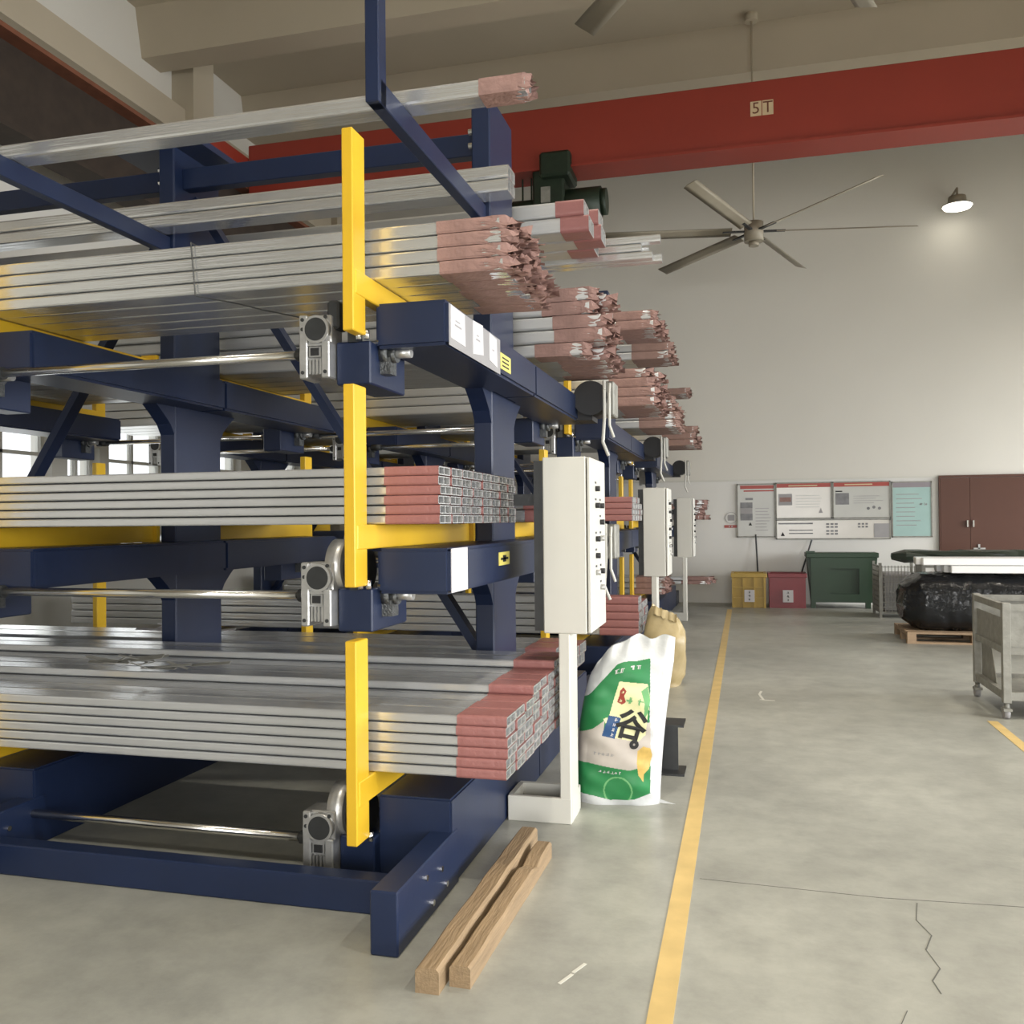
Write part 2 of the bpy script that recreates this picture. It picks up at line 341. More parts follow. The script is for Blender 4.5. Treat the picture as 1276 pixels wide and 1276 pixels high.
def make_rack(loc, label, nf=NF):
    root = thing('cantilever_rack', label, 'rack', loc, 'blue motorised cantilever racks')
    for k in range(nf):
        ox = FX*k
        c = MB().box(ox-.055, ox+.055, -.25, .25, 0, 3.93, .008).build('column', blue, root)
        if k: MB().box(ox-.38, ox+.24, -.42, .42, 3.86, 3.90).build('cap_plate', blue, c)
        for zz in (3.66, 3.74): MB().cyl((ox-.06, -.2, zz), (ox-.085, -.2, zz), .018, 8).build('bolt', chrome, c)
        for s in (-1, 1):
            Y = lambda y: y*(-s)          # -y is the near side
            b = MB()
            ya, yb = sorted((Y(-2.227), Y(-1.55))); b.box(ox+.155, ox+.26, ya, yb, 0, .225, .006)
            b.prism([(ox-.067, Y(-1.62)), (ox+.253, Y(-1.62)), (ox+.253, 0), (ox+.055, 0), (ox+.055, Y(-.25)), (ox-.067, Y(-.25))], 'z', 0, .36, .008)
            bb = b.build('base_beam', blue, root)
            for yy, zz in ((-1.95, .17), (-1.78, .14), (-1.72, .06), (-1.88, .05)):
                MB().cyl((ox+.258, Y(yy), zz), (ox+.269, Y(yy), zz), .012, 8).build('bolt', chrome, bb)
            for lv in range(3):
                z = SP*(lv-1)
                if lv:
                    a = MB().prism([(ox-.067, Y(-1.62)), (ox+.253, Y(-1.62)), (ox+.253, 0), (ox+.055, 0), (ox+.055, Y(-.25)), (ox-.067, Y(-.25))], 'z', z+1.20, z+1.39, .014).build('arm', blue, root)
                    MB().prism([(Y(-.24), z+1.21), (Y(-.44), z+1.21), (Y(-.36), z+1.15), (Y(-.29), z+1.09), (Y(-.24), z+1.01)], 'x', ox-.05, ox+.05).build('gusset', blue, a)
                else: a = bb
                ya, yb = sorted((Y(-1.67), Y(-1.28)))
                MB().box(ox-.222, ox-.067, ya, yb, z+1.045, z+1.225, .006).build('drive_block', blue, a)
                # bearing with greasy shaft stub on the block's side
                MB().cyl((ox-.07, Y(-1.54), z+1.19), (ox-.03, Y(-1.54), z+1.19), .05, 10).cyl((ox-.03, Y(-1.54), z+1.185), (ox+.0, Y(-1.54), z+1.185), .036, 10).box(ox-.07, ox-.02, min(Y(-1.5), Y(-1.57)), max(Y(-1.5), Y(-1.57)), z+1.10, z+1.2).build('bearing', greasy, a)
                MB().cyl((ox-.02, Y(-1.54), z+1.19), (ox+.065, Y(-1.54), z+1.19), .022, 12).build('shaft_stub', castal, a)
                for q in range(3): MB().cyl((ox-.07, Y(-1.60+.06*q), z+1.23-.03*(q % 2)), (ox-.052, Y(-1.60+.06*q), z+1.23-.03*(q % 2)), .011, 8).build('bolt', chrome, a)
                # yellow sliding beam with upright post
                ya, yb = sorted((Y(-1.80), Y(-.28)))
                sb = MB().box(ox-.125, ox-.07, ya, yb, z+1.39, z+1.49, .004).build('sliding_beam', yellow, root)
                ya, yb = sorted((Y(-1.82), Y(-1.70)))
                MB().box(ox-.122, ox-.074, ya, yb, z+1.24, z+2.055, .004).build('post', yellow, sb)
                ya, yb = sorted((Y(-.30), Y(-.27)))
                MB().box(ox-.15, ox-.045, ya, yb, z+1.38, z+1.52).build('end_plate', yellow, sb)
                for q in (-.105, -.07): MB().cyl((ox+q, Y(-1.70), z+1.225), (ox+q, Y(-1.70), z+1.262), .012, 10).build('roller', chrome, sb)
                MB().box(ox-.16, ox-.125, min(Y(-1.69), Y(-1.62)), max(Y(-1.69), Y(-1.62)), z+1.22, z+1.42).build('guide_plate', dsteel, sb)
                make_gearbox(root, ox, z, s, lv < 2)
                if k < nf-1:
                    rd = MB().cyl((ox-.40, Y(-1.63), z+1.19), (ox+FX+.07, Y(-1.63), z+1.19), .02, 14).build('drive_rod', chrome, root)
                    MB().cyl((ox-.36, Y(-1.63), z+1.19), (ox-.42, Y(-1.63), z+1.19), .028, 14).build('coupling', dsteel, rd)
                    MB().cyl((ox+FX+.1, Y(-1.63), z+1.19), (ox+FX+.0, Y(-1.63), z+1.19), .03, 14).build('coupling', dsteel, rd)
                if k == 0 and s > 0 and lv:
                    mo = MB().cyl((ox+.36, 1.28, z+1.35), (ox+.36, 1.62, z+1.35), .115, 24).box(ox+.2, ox+.36, 1.35, 1.6, z+1.2, z+1.32).build('motor', black, root)
                    MB().cyl((ox+.36, 1.262, z+1.35), (ox+.36, 1.28, z+1.35), .125, 24, .12).build('motor_cowl', black, mo)
                    MB().box(ox+.45, ox+.53, 1.30, 1.5, z+1.22, z+1.47, .01).build('terminal_box', galv, mo)
                    MB().path([(ox+.46, 1.28, z+1.47), (ox+.465, 1.25, z+1.40), (ox+.465, 1.25, z+1.2), (ox+.45, 1.26, z+1.03), (ox+.49, 1.26, z+.93)], .012).path([(ox+.5, 1.28, z+1.45), (ox+.5, 1.25, z+1.38), (ox+.50, 1.25, z+1.15), (ox+.53, 1.26, z+1.06)], .010).build('cable', white, mo)
            # fixed top arm with upright stop
            ya, yb = sorted((Y(-1.77), Y(-.25)))
            ta = MB().box(ox-.03, ox+.03, ya, yb, 3.19, 3.29, .004).build('top_arm', blue, root)
            ya, yb = sorted((Y(-1.79), Y(-1.71)))
            if s < 0: MB().box(ox-.03, ox+.03, ya, yb, 3.19, 4.35, .004).build('upright', blue, ta)
            if k < nf-1:
                ya, yb = sorted((Y(-1.93), Y(-1.84)))
                MB().box(ox+FX+.26, ox+.155, ya, yb, 0, .13, .006).build('base_rail', blue, root)
        if k < nf-1:
            MB().box(ox+FX+.055, ox-.055, -.16, -.08, 3.62, 3.75, .004).build('top_rail', blue, root)
            hi, lo = (ox+FX, ox) if k % 2 == 0 else (ox, ox+FX)
            MB().bar((hi+.05*(1 if lo > hi else -1), 0, 3.6), (lo-.05*(1 if lo > hi else -1), 0, .65), .05, .09, (0, 1, 0)).build('brace', blue, root)
    return root
RX, RC, PITCH = -1.43, 5.12, 4.54
rack = make_rack((RX, RC, 0), 'blue and yellow cantilever rack nearest the timber beams on the floor')
rack2 = copy_tree(rack); rack2.location.y += PITCH; rack2['label'] = 'blue and yellow cantilever rack between two others, behind the rice sack'
rack3 = copy_tree(rack); rack3.location.y += 2*PITCH; rack3['label'] = 'blue and yellow cantilever rack standing against the white end wall'
for rk in (rack2, rack3):                       # only the first rack carries upright stops
    for ta in rk.children:
        for ch in list(ta.children):
            if ch.name.startswith('upright'): bpy.data.objects.remove(ch)
# notices stuck on the first rack's arms (facing the aisle)
arms = [o for o in rack.children if o.name.startswith('arm')]
def arm_of(z, near): # the first frame's arm at this height on the given side
    for a in arms:
        v = [q.co for q in a.data.vertices]
        if max(p.x for p in v) > .2 and min(p.z for p in v) < z < max(p.z for p in v) and ((min(p.y for p in v) < -1) == near): return a
a3, a2 = arm_of(2.3, True), arm_of(1.3, True); XF = .2535
box(XF-.001, XF+.001, -1.60, -.80, 2.232, 2.405).build('grey_tape', graypaper, a3)
for y0, y1, t in ((-1.58, -1.38, .0), (-1.27, -1.10, -.012), (-1.0, -.86, .006)):
    MB().prism([(y0, 2.265+t), (y1, 2.262-t), (y1-.01, 2.40-t), (y0, 2.404)], 'x', XF, XF+.003).build('paper_sheet', wpaper, a3)
    MB().box(XF+.0025, XF+.0035, y0+.05, y1-.06, 2.325, 2.332).box(XF+.0025, XF+.0035, y0+.06, y1-.08, 2.345, 2.35).build('print', graypaper, a3)
box(XF, XF+.003, -.80, -.60, 2.265, 2.345).build('yellow_label', ylabel, a3)
for q in range(3): box(XF+.003, XF+.004, -.77, -.64, 2.28+.02*q, 2.288+.02*q).build('print', ink, a3)
box(XF, XF+.003, -1.60, -1.38, 1.205, 1.388).build('paper_sheet', wpaper, a2)
box(XF, XF+.003, -.86, -.66, 1.28, 1.345).build('yellow_label', ylabel, a2)
MB().box(XF+.003, XF+.004, -.83, -.69, 1.306, 1.318).box(XF+.003, XF+.004, -.79, -.73, 1.296, 1.329).build('print', ink, a2)

# ------------------------------------------------------------------ profiles lying on the racks
PM = {}
def profile_mesh(w, h, L, m):
    key = (w, h, L, m.name)
    if key in PM: return PM[key]
    b = MB(); r = min(w, h)*.16
    def sec(w_, h_, r_, z0):
        p = []
        for cx, cy, a0 in ((w_/2-r_, h_-r_, 0), (-w_/2+r_, h_-r_, 90), (-w_/2+r_, r_, 180), (w_/2-r_, r_, 270)):
            for a in (0, 45, 90): p.append((cx+r_*math.cos(math.radians(a0+a)), z0+cy+r_*math.sin(math.radians(a0+a))))
        return p
    o = sec(w-.007, h-.005, r, .0022); i = sec(w-.018, h-.014, r*.6, .0067)
    rows = [[(-L, y, z) for y, z in o], [(0, y, z) for y, z in o], [(0, y, z) for y, z in i], [(-.2, y, z) for y, z in i]]
    g = b.grid(rows, True, False)
    b.bm.faces.new(g[0]); f = b.bm.faces.new(g[3]); f.material_index = 1
    for fc in b.bm.faces:
        if all(v.co.x > -.21 for v in fc.verts) and not all(abs(v.co.x) < 1e-6 for v in fc.verts): fc.material_index = 1
    b.box(-.2, -.002, -.004, .004, .006, h-.007)
    bmesh.ops.recalc_face_normals(b.bm, faces=b.bm.faces)
    PM[key] = b.mesh('profile', m, inner); return PM[key]
def sleeve_mesh(w, h, ln, seed, m, crumple, over):
    key = ('s', w, h, ln, seed, m.name, crumple, over)
    if key in PM: return PM[key]
    rnd = random.Random(seed*31+5); b = MB(); rows = []; n = 28
    nr = 9 if crumple else 5
    for q in range(nr):
        t = q/(nr-1); x = -ln+(ln+over)*t; row = []
        for i in range(n):
            a = 2*math.pi*(i+.5)/n; c, s = math.cos(a), math.sin(a)
            e = 16.0; rr = (abs(c)**e+abs(s)**e)**(-1/e)
            y = c*rr*(w/2-.0008); z = h/2+s*rr*(h/2-.0005)
            k = crumple*max(0, (x+ln*.35)/(ln*.35+over)) if crumple else 0
            y *= 1+.004*math.sin(7*t); jx = 0
            if k > 0:
                sh = 1-.45*max(0, x/over if over > 0 else 0)*rnd.random()
                y = y*sh+rnd.uniform(-1, 1)*.022*k; z = h/2+(z-h/2)*sh+rnd.uniform(-1, 1)*.022*k; jx = rnd.uniform(-1, 1)*.03*k
            row.append((x+jx, max(-w/2, min(w/2, y)), max(0, min(h, z))))
        rows.append(row)
    b.grid(rows, True, not crumple)
    PM[key] = b.mesh('wrap', m); return PM[key]
SPOTS = []
ORD = 'first second third fourth fifth sixth seventh eighth'.split()
def pile(desc, place, group, xe, y0, w, h, z0, rows, L, mt, wrap=None, wl=.22, jit=.006, crumple=0, over=0, cat='metal profile', ragged=0, name='aluminium_profile', ref='the yellow posts', rev=False):
    """one stack of profiles: len(rows) columns counted from the row of posts, rows[c] layers each"""
    me = profile_mesh(w, h, L, mt); nc = len(rows)
    for c, nr in enumerate(rows):
        for r in range(nr):
            dx = random.uniform(-jit, jit)-random.random()*ragged
            o = put(name, me, None, (xe+dx, y0+w*(c+.5), z0+h*r))
            k = nc-1-c if rev else c
            col = '' if nc == 1 else ', %s column from %s' % (ORD[k], ref)
            lay = '' if nr == 1 else (', topmost' if r == nr-1 else ', bottom' if r == 0 else ', %s layer' % ORD[r])
            tag(o, '%s%s%s, %s' % (desc, lay, col, place), cat, group)
            if wrap: put('end_wrap', sleeve_mesh(w, h, wl, random.randint(0, 3), wrap, crumple, over), o)
T1, T2, T3, T4 = .46, 1.49, 2.52, 3.29
# rack 1, near side
pile('silver pink-ended profile', 'lowest front tray', 'profiles on the lowest front tray', -.93, 3.47, .153, .0425, T1, [6, 6, 6, 7, 7, 7, 8, 8], 6.3, foil, pink, .21)
pile('silver pink-ended profile', 'middle front tray', 'profiles on the middle front tray', -1.22, 3.5, .158, .0405, T2, [6]*8, 6.0, foil, pink, .24)
pile('pale paper-ended profile', 'upper front tray', 'profiles on the upper front tray', -.93, 3.5, .15, .056, T3, [4, 4, 4, 3, 3], 6.3, foil2, paper, .27, crumple=1, over=.06, ragged=.04)
pile('single long channel with pink paper at its end', 'topmost front arm', 'channel on the top arm', -.87, 3.60, .13, .075, T4, [1], 6.3, foil2, paper, .2, crumple=.5, over=.02)
pile('bare bright profile', 'one of a pair beside the blue column top', 'pair of bare profiles on the top arm', -1.22, 4.68, .16, .075, T4, [2], 6.4, foil2)
# rack 1, far side
PB = 'the blue columns'
pile('pink-banded profile', 'top arm behind the first rack columns', 'profiles on the far top arm', -.86, 5.46, .2, .1, T4, [2, 2, 1], 6.2, dullal, pink, .18, ragged=.1, ref=PB)
pile('long bare profile', 'first rack rear top arm', 'long bare profiles on the far top arm', -.50, 6.16, .09, .055, T4, [3, 2], 6.3, foil2, None, ragged=.18, ref=PB)
pile('paper-ended profile', 'first rack rear upper tray', 'profiles on the far upper tray', -.84, 5.46, .2, .085, T3, [5, 5, 4, 4, 3], 6.2, dullal, paper, .3, crumple=1, over=.05, ragged=.12, ref=PB)
pile('silver profile', 'first rack rear middle tray', 'profiles on the far middle tray', -1.15, 5.5, .26, .08, T2, [2, 2, 2], 6, foil, pink, .2, ref=PB)
pile('silver profile', 'first rack rear lowest tray', 'profiles on the far lowest tray', -1.15, 5.5, .26, .08, T1, [3, 3, 2, 2], 6, foil, pink, .2, ref=PB)
# rack 2
Y2 = PITCH; PC = 'its yellow posts'
pile('paper-ended profile', 'second rack front top arm', 'profiles on the second rack top arm', -.78, 3.9+Y2, .24, .09, T4, [2, 2, 2], 6, dullal, paper, .35, crumple=1, over=.06, ragged=.12, ref='the arm tip')
pile('paper-ended profile', 'second rack front upper tray', 'profiles on the second rack upper tray', -.76, 3.5+Y2, .25, .085, T3, [4, 4, 3, 3], 6, dullal, paper, .35, crumple=1, over=.05, ragged=.1, ref=PC)
pile('silver pink-ended profile', 'second rack front middle tray', 'profiles on the second rack middle tray', -.98, 3.5+Y2, .2, .055, T2, [4, 4, 4, 3], 6, foil, pink, .3, ref=PC)
pile('pink wrapped profile', 'second rack front lowest tray', 'profiles on the second rack lowest tray', -.93, 3.5+Y2, .25, .07, T1, [5, 4, 4], 6, foil, pink, .35, ref=PC)
pile('brown wrapped profile', 'second rack rear upper tray', 'profiles on the second rack far upper tray', -.72, 5.5+Y2, .3, .09, T3, [4, 3, 3], 6, dullal, browntape, .4, crumple=1, over=.05, ragged=.08, ref=PB)
pile('brown wrapped profile', 'second rack rear top arm', 'profiles on the second rack far top arm', -.78, 5.5+Y2, .3, .09, T4, [2, 1], 6, dullal, browntape, .4, crumple=1, over=.05, ragged=.08, ref=PB)
pile('silver profile', 'second rack rear middle tray', 'profiles on the second rack far middle tray', -1.0, 5.5+Y2, .3, .08, T2, [3, 2], 6, foil, paper, .3, ref=PB)
# rack 3
Y3 = 2*PITCH
pile('brown wrapped profile', 'end-wall rack upper tray', 'profiles on the last rack upper tray', -.66, 3.5+Y3, .3, .09, T3, [3, 3, 2], 5.8, dullal, browntape, .4, crumple=1, over=.05, ragged=.1, ref=PC)
pile('paper-ended profile', 'end-wall rack front middle tray', 'profiles on the last rack middle tray', -1.06, 3.5+Y3, .3, .08, T2, [4, 4, 3], 5.8, dullal, paper, .4, crumple=1, over=.05, ragged=.1, ref=PC)
pile('paper-ended profile', 'end-wall rack rear middle tray', 'profiles on the last rack rear middle tray', -.62, 5.5+Y3, .3, .08, T2, [4, 3], 5.8, dullal, paper, .4, crumple=1, over=.05, ragged=.1, ref=PB)
pile('paper-ended profile', 'end-wall rack front lowest tray', 'profiles on the last rack lowest tray', -1.06, 3.5+Y3, .3, .08, T1, [3, 3, 2], 5.8, dullal, paper, .4, crumple=1, over=.05, ragged=.1, ref=PC)
pile('brown wrapped profile', 'end-wall rack rear lowest tray', 'profiles on the last rack rear lowest tray', -.52, 5.5+Y3, .3, .06, T1, [2, 1], 5.8, dullal, paper, .4, crumple=1, over=.05, ragged=.1, ref=PB)
pile('brown wrapped profile', 'end-wall rack top arm', 'profiles on the last rack top arm', -.8, 3.9+Y3, .3, .09, T4, [1, 1], 5.8, dullal, browntape, .4, crumple=1, over=.05, ref='the arm tip')
# straps tied round the front stacks
def strap(x, y0, y1, z0, z1, label):
    r = .0032; pts = [(x, y0-.008, z0-.008), (x-.02, y0-.01, z1+.006), (x-.05, y1, z1+.01)]
    o = MB().path(pts, r, 6).path([(x, y0-.008, z0-.008), (x+.1, y0+.15, z0-.010), (x+.16, y1-.3, z0-.012), (x+.30, y1, z0-.012)], r, 6).build('tie_wire', greasy)
    tag(o, label, 'wire')
strap(-2.35, 3.5, 4.1, T3, T3+.224, 'grey tie wire looped round the upper front stack of profiles')
def scrap(name, c, n, size, m, label, cat):
    rnd = random.Random(hash(label) % 99 if False else len(label)); b = MB()
    for q in range(n):
        a = rnd.uniform(0, 6.28); l = rnd.uniform(.4, 1)*size; p = Vector(c)+Vector((rnd.uniform(-.5, .5)*size, rnd.uniform(-.25, .25)*size, rnd.uniform(0, .06)))
        q1 = p+Vector((math.cos(a)*l*.5, math.sin(a)*l*.2, rnd.uniform(-.005, .04)))
        b.bar(p, q1, rnd.uniform(.01, .035), .003, (rnd.uniform(-.4, .4), rnd.uniform(-1, 0), 1))
    tag(b.build(name, m), label, cat)
scrap('plastic_strapping', (-2.95, 4.0, T1+.30), 16, .5, galv, 'tangled grey plastic strapping on top of the lowest front stack', 'strapping')
scrap('film_scrap', (-4.0, 5.75, T1+.24), 14, .5, wpaper, 'crumpled white film scrap on the lowest tray beyond the columns', 'film scrap')

# ------------------------------------------------------------------ control cabinets on stands
def make_cabinet(loc, label):
    r = thing('control_cabinet', label, 'cabinet', loc, 'white control cabinets beside the racks')
    MB().box(-.235, -.018, 0, .47, .94, 1.815, .005).build('body', white, r)
    dr = MB().box(-.012, .006, .002, .468, .945, 1.81, .004).build('door', white, r)
    for q in range(7):
        z = 1.66-.085*q
        for yy in (.16, .30):
            if (q+int(yy*10)) % 4 == 3: continue
            MB().cyl((.006, yy, z), (.028, yy, z), .014, 10).build('knob' if q % 2 else 'button', black if (q+int(yy*10)) % 3 else castal, dr)
            MB().box(.006, .0075, yy-.02, yy+.02, z+.026, z+.036).build('legend', dsteel, dr)
    MB().box(-.285, -.235, .02, .45, .95, 1.8).build('mounting_plate', dsteel, r)
    MB().box(-.436, -.285, .2, .25, 1.58, 1.64).build('bracket', dsteel, r)
    MB().box(-.16, -.105, .0, .2, .12, .94, .004).build('post', white, r)
    ft = MB().box(-.428, -.105, .0, .03, 0, .125, .003).box(-.428, -.105, .23, .26, 0, .125, .003).box(-.14, -.105, .03, .23, 0, .125).box(-.428, -.403, .03, .23, 0, .125).build('foot', white, r)
    MB().box(-.403, -.14, .03, .23, .0, .05).build('foot_plate', dsteel, ft)
    return r
c1 = make_cabinet((-.74, 4.36, 0), 'tall white control cabinet on a stand beside the printed rice sack')
c2 = copy_tree(c1); c2.location.y += PITCH; c2['label'] = 'white control cabinet on a stand behind the plain brown sack'
c3 = copy_tree(c1); c3.location.y += 2*PITCH; c3['label'] = 'white control cabinet on a stand close to the end wall'

# ------------------------------------------------------------------ sacks
green = mat('green_print', (.022, .21, .065), .5, var=.14, scale=12)
sackw = mat('woven_white_sack', (.60, .615, .62), .5, var=.08, scale=14, bump=.5, bscale=16)
pgrey = mat('grey_pink_print', (.52, .47, .42), .5, var=.12, scale=18)
pyel = mat('pale_yellow_print', (.76, .74, .42), .5, var=.08)
pblue = mat('blue_print', (.018, .07, .19), .5)
pred = mat('red_print', (.33, .045, .025), .5)
pgold = mat('golden_print', (.62, .42, .12), .5, var=.3, scale=30)
lgreen = mat('light_green_print', (.16, .42, .17), .5)
SW, SD, SH = .228, .125, .88
def wr(x, z): return .013*math.sin(9*z+5*x)*math.sin(16*x+3*z)+.006*math.sin(31*z-17*x)+.004*math.sin(55*z+20*x)*math.sin(12*x)
def sackpt(s, t, off=0, back=False):
    zt = SH*t; bul = max(0, math.sin(math.pi*min(1, t*.93+.05)))**.45
    half = SW*(.93+.07*bul)*(1-.06*max(0, t-.85)/.15); dep = SD*(.18+.82*bul)*(1 if t < .8 else 1-.8*((t-.8)/.2)**1.5)
    x = half*s; y = -(dep*max(0, 1-abs(s)**3.2)**.5+off)
    if back: y = dep*max(0, 1-abs(s)**3.2)**.5
    z = zt*(1-.17*max(0, -s-.15)**1.2*t)
    x += .105*t*t; k = 1 if not back else -1
    y += -k*wr(x, z)*min(1, (1-abs(s))*4)
    if t > .86: y += .015*math.sin(s*13)*(t-.86)/.14; z += .012*math.sin(s*9+1)*(t-.86)/.14
    return (x, y, z)
def inpoly(x, y, P):
    c = False; j = len(P)-1
    for i in range(len(P)):
        if (P[i][1] > y) != (P[j][1] > y) and x < (P[j][0]-P[i][0])*(y-P[i][1])/(P[j][1]-P[i][1])+P[i][0]: c = not c
        j = i
    return c
sk = thing('rice_sack', 'white woven grain sack with green print and yellow label leaning by the white stand', 'sack', (-.672, 4.79, 0), rz=math.radians(6))
# print layout in (s, t): s across the front -1..1, t up 0..1
def A(u, v):                      # artwork millimetre-like units of the printed panel -> (s, t)
    t = (1006-v)/209.0; return ((u-(765+24*t*t))/54.0, t)
def AP(*p): return [A(*q) for q in p]
P_green = AP((700, 992), (734, 995), (755, 999), (785, 998), (806, 990), (806, 950), (806, 860), (807, 822), (790, 826), (765, 827), (748, 840), (730, 856), (700, 868))
P_rice = AP((700, 950), (734, 953), (760, 957), (780, 960), (795, 956), (806, 940), (806, 900), (790, 900), (768, 918), (748, 912), (750, 896), (735, 906), (700, 915))
P_label = AP((768, 850), (803, 853), (806, 870), (800, 915), (790, 924), (762, 920), (748, 894), (755, 893))
P_blue = AP((755, 891), (770, 895), (762, 921), (746, 916))
P_seal = AP((773, 857), (777, 862), (774, 868), (776, 876), (771, 879), (765, 876), (768, 868), (769, 862))
P_leaf = AP((795, 862), (803, 856), (806, 872), (803, 888), (798, 897), (799, 875))
P_ear = AP((790, 935), (797, 929), (806, 932), (808, 942), (804, 958), (798, 964), (797, 974), (791, 966), (789, 950))
def pcol(s, t):
    if inpoly(s, t, P_ear): return 6
    if inpoly(s, t, P_blue): return 4
    if inpoly(s, t, P_seal): return 5
    if inpoly(s, t, P_leaf): return 7
    if inpoly(s, t, P_label): return 3
    if inpoly(s, t, P_rice): return 2
    if inpoly(s, t, P_green):
        d_ = math.hypot((s-.0)*.26, t-.09)
        if abs(d_-.085) < .005: return 7
        return 1
    return 0
m = MB(); NS, NT = 160, 280
g = m.grid([[sackpt(-1+2*i/NS, j/NT) for i in range(NS+1)] for j in range(NT+1)])
k = 0
m.bm.faces.ensure_lookup_table()
for j in range(NT):
    for i in range(NS):
        m.bm.faces[k].material_index = pcol(-1+2*(i+.5)/NS, (j+.5)/NT); k += 1
m.build('front_panel', [sackw, green, pgrey, pyel, pblue, pred, pgold, lgreen], sk)
m = MB(); m.grid([[sackpt(-1+2*i/24, j/40, 0, True) for i in range(25)] for j in range(41)]); m.build('back_panel', sackw, sk)
m = MB(); m.grid([[(SW*.93*s, -.02+.04*q, .004+.001*q) for s in [-1+.2*i for i in range(11)]]+[(SW*.93+.09*(1-q), -.06+.05*q, .012+.01*q)] for q in range(2)]); m.build('sewn_hem', sackw, sk)
def on_sack(cs, ct, sc, rot=0):
    c, s_ = math.cos(rot), math.sin(rot)
    def f(x, y):
        X, Y_ = (c*x-s_*y)*sc, (s_*x+c*y)*sc
        return sackpt(cs+X/SW, ct+Y_/SH, .003)
    return f
def art(u, v, rot=0): return on_sack(*A(u, v), 1.0, rot)
text_obj('谷', .165, art(782, 906, -.2), ink, sk, off=.0045)
text_obj('。', .12, art(795, 921), ink, sk, off=.006)
for q in range(4): marks(1, .024, art(763.5-1.7*q, 897+6*q, -.2), wpaper, sk, q)
marks(2, .03, art(768, 836, .06), wpaper, sk, 5); marks(2, .03, art(789, 833, .06), wpaper, sk, 6)
marks(1, .02, art(773, 863), pyel, sk, 7); marks(1, .02, art(770, 874), pyel, sk, 8)
marks(2, .045, art(788, 874, -.1), lgreen, sk, 9)
marks(5, .022, art(748, 940, -.03), graypaper, sk, 10); marks(6, .02, art(756, 963, -.06), wpaper, sk, 11)
def bag(loc, label, m, H, W, D):
    r = thing('plain_sack', label, 'sack', loc); b = MB(); rows = []; rnd = random.Random(3)
    for j in range(19):
        t = j/18; k = min(1, .8+t*1.2) if t < .17 else (1 if t < .62 else 1-.42*((t-.62)/.38)**1.6); row = []
        for i in range(30):
            a = 2*math.pi*i/30; c, s = math.cos(a), math.sin(a); e = 3.0; rr = (abs(c)**e+abs(s)**e)**(-1/e)
            w = rr*(1+.05*math.sin(4*a+7*t)+.03*math.sin(9*a-11*t)*t*2+.025*rnd.uniform(-1, 1))
            row.append((W*k*w*c+.03*t, D*k*w*s*(1 if t < .7 else 1-.6*(t-.7)/.3), max(0, H*t*(1-.10*t*c)+(.012*rnd.uniform(-1, 1) if j else 0))))
        rows.append(row)
    g = b.grid(rows, True); b.bm.faces.new(g[0]); b.bm.faces.new(g[-1]); b.build('bag', m, r)
    b = MB(); b.grid([[(W*.55*q_/6+.03, -.03-.05*t_+.012*math.sin(q_*1.7), H*(1.0-.01*q_)+.02-.07*t_+.008*math.sin(q_*2.3)) for q_ in range(-6, 7)] for t_ in (0, .5, 1)]); b.build('folded_top', m, r)
brownbag = mat('tan_plastic_sack', (.42, .33, .17), .4, var=.25, scale=7, bump=.5, bscale=9)
bag((-.74, 8.25, 0), 'plain tan sack standing behind the printed rice sack', brownbag, .66, .19, .17)

# ------------------------------------------------------------------ steel beam offcut, timbers
ib = MB(); x0, x1, yb0, zt = -.72, -.36, 5.3, .30
o = thing('steel_beam_offcut', 'dark steel I-beam offcut on the floor behind the rice sack', 'steel beam', (-.5, 5.42, 0))
MB().box(-.22, .14, -.1, .1, 0, .012).build('lower_flange', dsteel, o); MB().box(-.22, .14, -.1, .1, .285, .297).build('upper_flange', dsteel, o)
MB().box(-.22, .10, -.006, .006, .012, .285).build('web', dsteel, o)
def timber(label, a, b, w, h, seed, notch=None):
    a, b = Vector(a+(0,)), Vector(b+(0,)); d = (b-a); L = d.length; rnd = random.Random(seed); m = MB(); rows = []
    for q in range(15):
        t = L*q/14; hh = h*(1+.04*rnd.uniform(-1, 1)); ww = w*(1+.03*rnd.uniform(-1, 1))
        if notch and notch[0] < q/14 < notch[1]: hh *= .72
        c = .12*w
        rows.append([(-ww/2, t, 0), (ww/2, t, 0), (ww/2, t, hh-c), (ww/2-c, t, hh), (-ww/2+c, t, hh), (-ww/2, t, hh-c)])
    g = m.grid(rows, True, False); m.bm.faces.new(g[0]); m.bm.faces.new(g[-1]); bmesh.ops.recalc_face_normals(m.bm, faces=m.bm.faces)
    ob = m.build('timber_beam', wood, None, loc=a, rot=(0, 0, math.atan2(-d.x, d.y))); tag(ob, label, 'timber', 'timber beams on the floor')
timber('smooth squared timber beam on the floor nearer the blue rack base', (-.995, 2.70), (-.985, 4.05), .082, .082, 4)
timber('rough splintered timber beam on the floor, notched near its far end', (-.905, 2.76), (-.885, 3.92), .072, .07, 9, (.72, .8))

